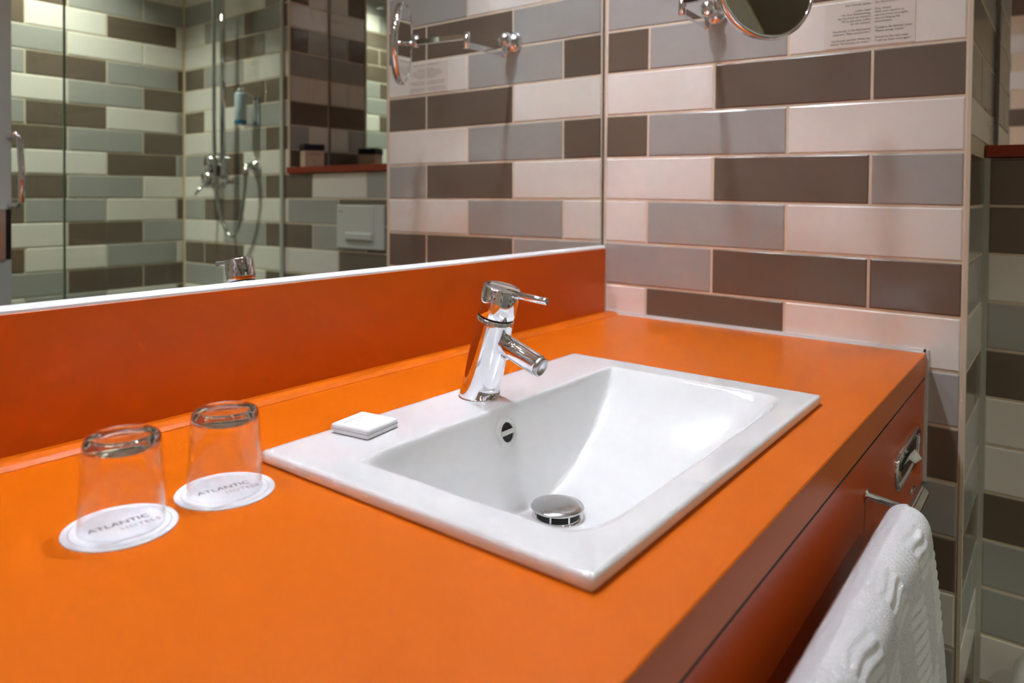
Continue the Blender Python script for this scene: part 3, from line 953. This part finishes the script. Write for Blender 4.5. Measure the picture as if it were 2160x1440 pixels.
fp = thing('flush_plate', (XF, -1.139, 0.078), 'white square-button toilet flush plate on the tiled wall', 'flush plate')
fy0, fy1, fz0, fz1 = -1.262, -1.014, 0.080, 0.236
part('plate', MB().box((XF - 0.012, fy0, fz0), (XF + 0.0005, fy1, fz1), 0.003), 'plastic', fp)
part('button', MB().box((XF - 0.0145, -1.212, fz0 + 0.030), (XF - 0.011, -1.062, fz1 - 0.004), 0.0015), 'plastic', fp)
part('button_lip', MB().sweep([(0, 0), (0, 0)], 0, 0) if False else MB().box((XF - 0.022, -1.208, fz0 + 0.031), (XF - 0.013, -1.066, fz0 + 0.058), 0.004), 'plastic', fp)
part('emblem', MB().box((XF - 0.0123, -1.249, fz1 - 0.027), (XF - 0.0118, -1.226, fz1 - 0.021)), 'palink', fp)

rh = thing('paper_holder', (XF, YS - 0.12, -0.62), 'chrome rod holding the toilet paper roll on the toilet wall', 'paper holder')
part('wall_plate', MB().lathe([(0.022, 0.0005), (0.022, 0.006), (0.018, 0.009), (0.0, 0.009)], (XF, YS - 0.12, -0.615), (-1, 0, 0), 32), 'chrome', rh)
part('arm', MB().tube([(XF - 0.008, YS - 0.12, -0.615), (0.200, YS - 0.12, -0.615), (0.118, YS - 0.12, -0.615)], 0.006, 14), 'chrome', rh)
rl = MB().lathe([(0.021, 0.0), (0.054, 0.0), (0.055, 0.001), (0.055, 0.099), (0.054, 0.1), (0.021, 0.1)], (0.125, YS - 0.12, -0.630), (1, 0, 0), 48, close=True)
solo('toilet_roll', rl, 'paper', 'white toilet paper roll hanging in the dark toilet niche', 'paper roll')

# ------------------------------------------------------------------ shower: screen, rail, hose, mixer, dispenser
YG = -1.595
gs = thing('shower_screen', (-0.5, YG, FZ), 'frameless clear glass shower screen reflected in the mirror', 'shower screen')
for a, b in ((-0.5085, XF - 0.008), (-1.40, -0.5110)):
    pn = part('glass_pane', MB().box((a, YG - 0.004, FZ + 0.02), (b, YG + 0.004, 1.28)), 'pane', gs)
    for e in (a, b):
        part('pane_edge', MB().box((e - 0.0008, YG - 0.0041, FZ + 0.02), (e + 0.0008, YG + 0.0041, 1.28)), 'paneedge', pn)
part('wall_profile', MB().box((XF - 0.010, YG - 0.009, FZ + 0.01), (XF - 0.0005, YG + 0.009, 1.28)), 'greyseal', gs)
part('floor_profile', MB().box((-1.40, YG - 0.009, FZ), (XF - 0.01, YG + 0.009, FZ + 0.02)), 'satin', gs)

dl = thing('door_2', (-1.1, -1.44, FZ), 'pale grey door leaf with a chrome pull at the left edge of the mirror', 'door', kind='structure')
part('door_leaf', MB().box((-1.55, -1.452, FZ + 0.01), (-0.706, -1.428, 1.25), 0.001), 'door', dl)
part('door_handle', MB().tube([(-0.712, -1.430, 0.425), (-0.702, -1.412, 0.432), (-0.694, -1.408, 0.425), (-0.690, -1.406, 0.34), (-0.690, -1.406, 0.25), (-0.698, -1.412, 0.238), (-0.712, -1.430, 0.242)], 0.008, 16), 'chrome', dl)
part('lock_plate', MB().box((-0.80, -1.4275, 0.095), (-0.722, -1.420, 0.230), 0.001), 'steel', dl)
part('lock_gap', MB().box((-0.7218, -1.4278, 0.095), (-0.7075, -1.4265, 0.230)), 'black', dl)

XR, YR = XF - 0.060, -1.921
sr = thing('shower_rail', (XF, YR, 0.33), 'chrome shower rail with hand shower on the tiled shower wall', 'shower rail')
part('rail', MB().tube([(XR, YR, 0.300), (XR, YR, 1.30)], 0.0105, 20), 'chrome', sr)
for z in (0.327, 1.27):
    part('bracket', MB().tube([(XF - 0.0003, YR, z), (XF - 0.010, YR, z), (XF - 0.012, YR, z), (XR, YR, z)], [0.017, 0.017, 0.009, 0.009], 20), 'chrome', sr)
    part('end_cap', MB().lathe([(0.0, -0.018), (0.012, -0.017), (0.0145, -0.008), (0.0145, 0.012), (0.011, 0.014)], (XR, YR, z), seg=24), 'chrome', sr)
part('slider', MB().tube([(XR, YR, 1.12), (XR, YR, 1.18)], 0.018, 20), 'chrome', sr)
hsn = part('hand_shower', MB().tube([(XR - 0.035, YR - 0.01, 1.13), (XR - 0.045, YR - 0.012, 1.20), (XR - 0.075, YR - 0.016, 1.31), (XR - 0.09, YR - 0.017, 1.35)], [0.011, 0.012, 0.014, 0.02], 20)
           .lathe([(0.0, 0.012), (0.03, 0.010), (0.048, 0.0), (0.05, -0.012), (0.046, -0.016), (0.0, -0.016)], (XR - 0.098, YR - 0.018, 1.365), (0.75, 0.1, 0.65), 32), 'chrome', sr)
hp = []
ctrl = [(XF - 0.052, -1.772, 0.355), (XF - 0.050, -1.778, 0.30), (XF - 0.046, -1.802, 0.21), (XF - 0.042, -1.838, 0.135), (XF - 0.045, -1.872, 0.104), (XF - 0.05, -1.905, 0.120),
        (XF - 0.06, -1.930, 0.175), (XF - 0.072, -1.943, 0.27), (XF - 0.082, -1.945, 0.45), (XF - 0.086, -1.942, 0.70), (XF - 0.09, -1.937, 0.95), (XF - 0.095, -1.931, 1.13)]
cv = [Vector(p) for p in ctrl]
for i in range(len(cv) - 1):
    a, b, c, d_ = cv[max(i - 1, 0)], cv[i], cv[i + 1], cv[min(i + 2, len(cv) - 1)]
    for k in range(8):
        t = k / 8
        hp.append(0.5 * ((2 * b) + (c - a) * t + (2 * a - 5 * b + 4 * c - d_) * t * t + (3 * b - a - 3 * c + d_) * t ** 3))
hp.append(cv[-1])
so_ = thing('shower_hose', (XF, -1.77, 0.10), 'silver shower hose looping below its wall outlet', 'shower hose')
part('hose', MB().tube(hp, 0.0075, 14), 'satin', so_)
part('wall_outlet', MB().lathe([(0.027, 0.0004), (0.027, 0.012), (0.023, 0.018), (0.016, 0.020), (0.016, 0.040), (0.012, 0.052), (0.0, 0.056)], (XF, -1.772, 0.386), (-1, 0, 0), 32), 'chrome', so_)
part('hose_nut', MB().tube([(XF - 0.046, -1.772, 0.385), (XF - 0.050, -1.772, 0.345)], [0.013, 0.0115], 18), 'chrome', so_)

mxr = thing('shower_mixer', (XF, -2.052, 0.374), 'round chrome shower mixer with a lever on the tiled shower wall', 'shower mixer')
part('rosette', MB().lathe([(0.078, 0.0004), (0.078, 0.006), (0.074, 0.010), (0.050, 0.016), (0.046, 0.018)], (XF, -2.055, 0.374), (-1, 0, 0), 48), 'chrome', mxr)
part('diverter', MB().lathe([(0.034, 0.012), (0.036, 0.030), (0.034, 0.046), (0.024, 0.056), (0.0, 0.059)], (XF, -2.050, 0.410), (-1, 0, 0), 36), 'chrome', mxr)
hd = part('handle', MB().lathe([(0.034, 0.012), (0.037, 0.035), (0.036, 0.058), (0.026, 0.070), (0.0, 0.074)], (XF, -2.050, 0.338), (-1, 0, 0), 36), 'chrome', mxr)
part('lever', MB().tube([(XF - 0.060, -2.057, 0.318), (XF - 0.085, -2.065, 0.290), (XF - 0.098, -2.068, 0.272)], [0.007, 0.006, 0.0045], 14), 'chrome', hd)

ds = thing('soap_dispenser', (XF, -1.785, 0.545), 'pale blue soap bottle in a chrome wall holder in the shower', 'dispenser')
part('bottle', MB().lathe([(0.0, 0.0), (0.021, 0.0), (0.023, 0.004), (0.023, 0.118), (0.020, 0.126), (0.0, 0.127)], (XF - 0.055, -1.800, 0.556), seg=36), 'bottle', ds)
part('blue_band', MB().lathe([(0.0233, 0.001), (0.0235, 0.003), (0.0235, 0.014), (0.0233, 0.015)], (XF - 0.055, -1.800, 0.556), seg=36), 'blue', ds)
hl = MB().tube([(XF - 0.055, -1.800, 0.684), (XF - 0.055, -1.800, 0.700)], [0.018, 0.012], 20)
hl.bar((XF - 0.055, -1.800, 0.697), (XF - 0.012, -1.765, 0.660), 0.016, 0.010)
part('holder_arm', hl, 'chrome', ds)
part('holder_foot', MB().bar((XF - 0.055, -1.795, 0.553), (XF - 0.006, -1.768, 0.553), 0.030, 0.006), 'chrome', ds)
part('back_plate', MB().box((XF - 0.010, -1.785, 0.550), (XF - 0.0004, -1.750, 0.672), 0.003), 'chrome', ds)
nk = thing('shower_notice', (XF, -1.72, 0.74), 'pale notice film on a cream tile above the soap dispenser', 'notice')
part('film', MB().box((XF - 0.0008, -1.862, 0.7465), (XF - 0.0001, -1.755, 0.824)), 'film', nk)
acc = MB()
for i, s in enumerate(['Lieber Gast!', 'Dear Guest!', '', 'Handtücher in der', 'Badewanne', 'Towels in the bathtub']):
    if s:
        t = text_mb(s, 0.0085, (XF - 0.00085, -1.768, 0.808 - 0.0100 * i), (0, -1, 0), (0, 0, 1), 'LEFT', 0.0002)
        acc.add(t.v, t.f)
part('lettering', acc, 'palink', nk)
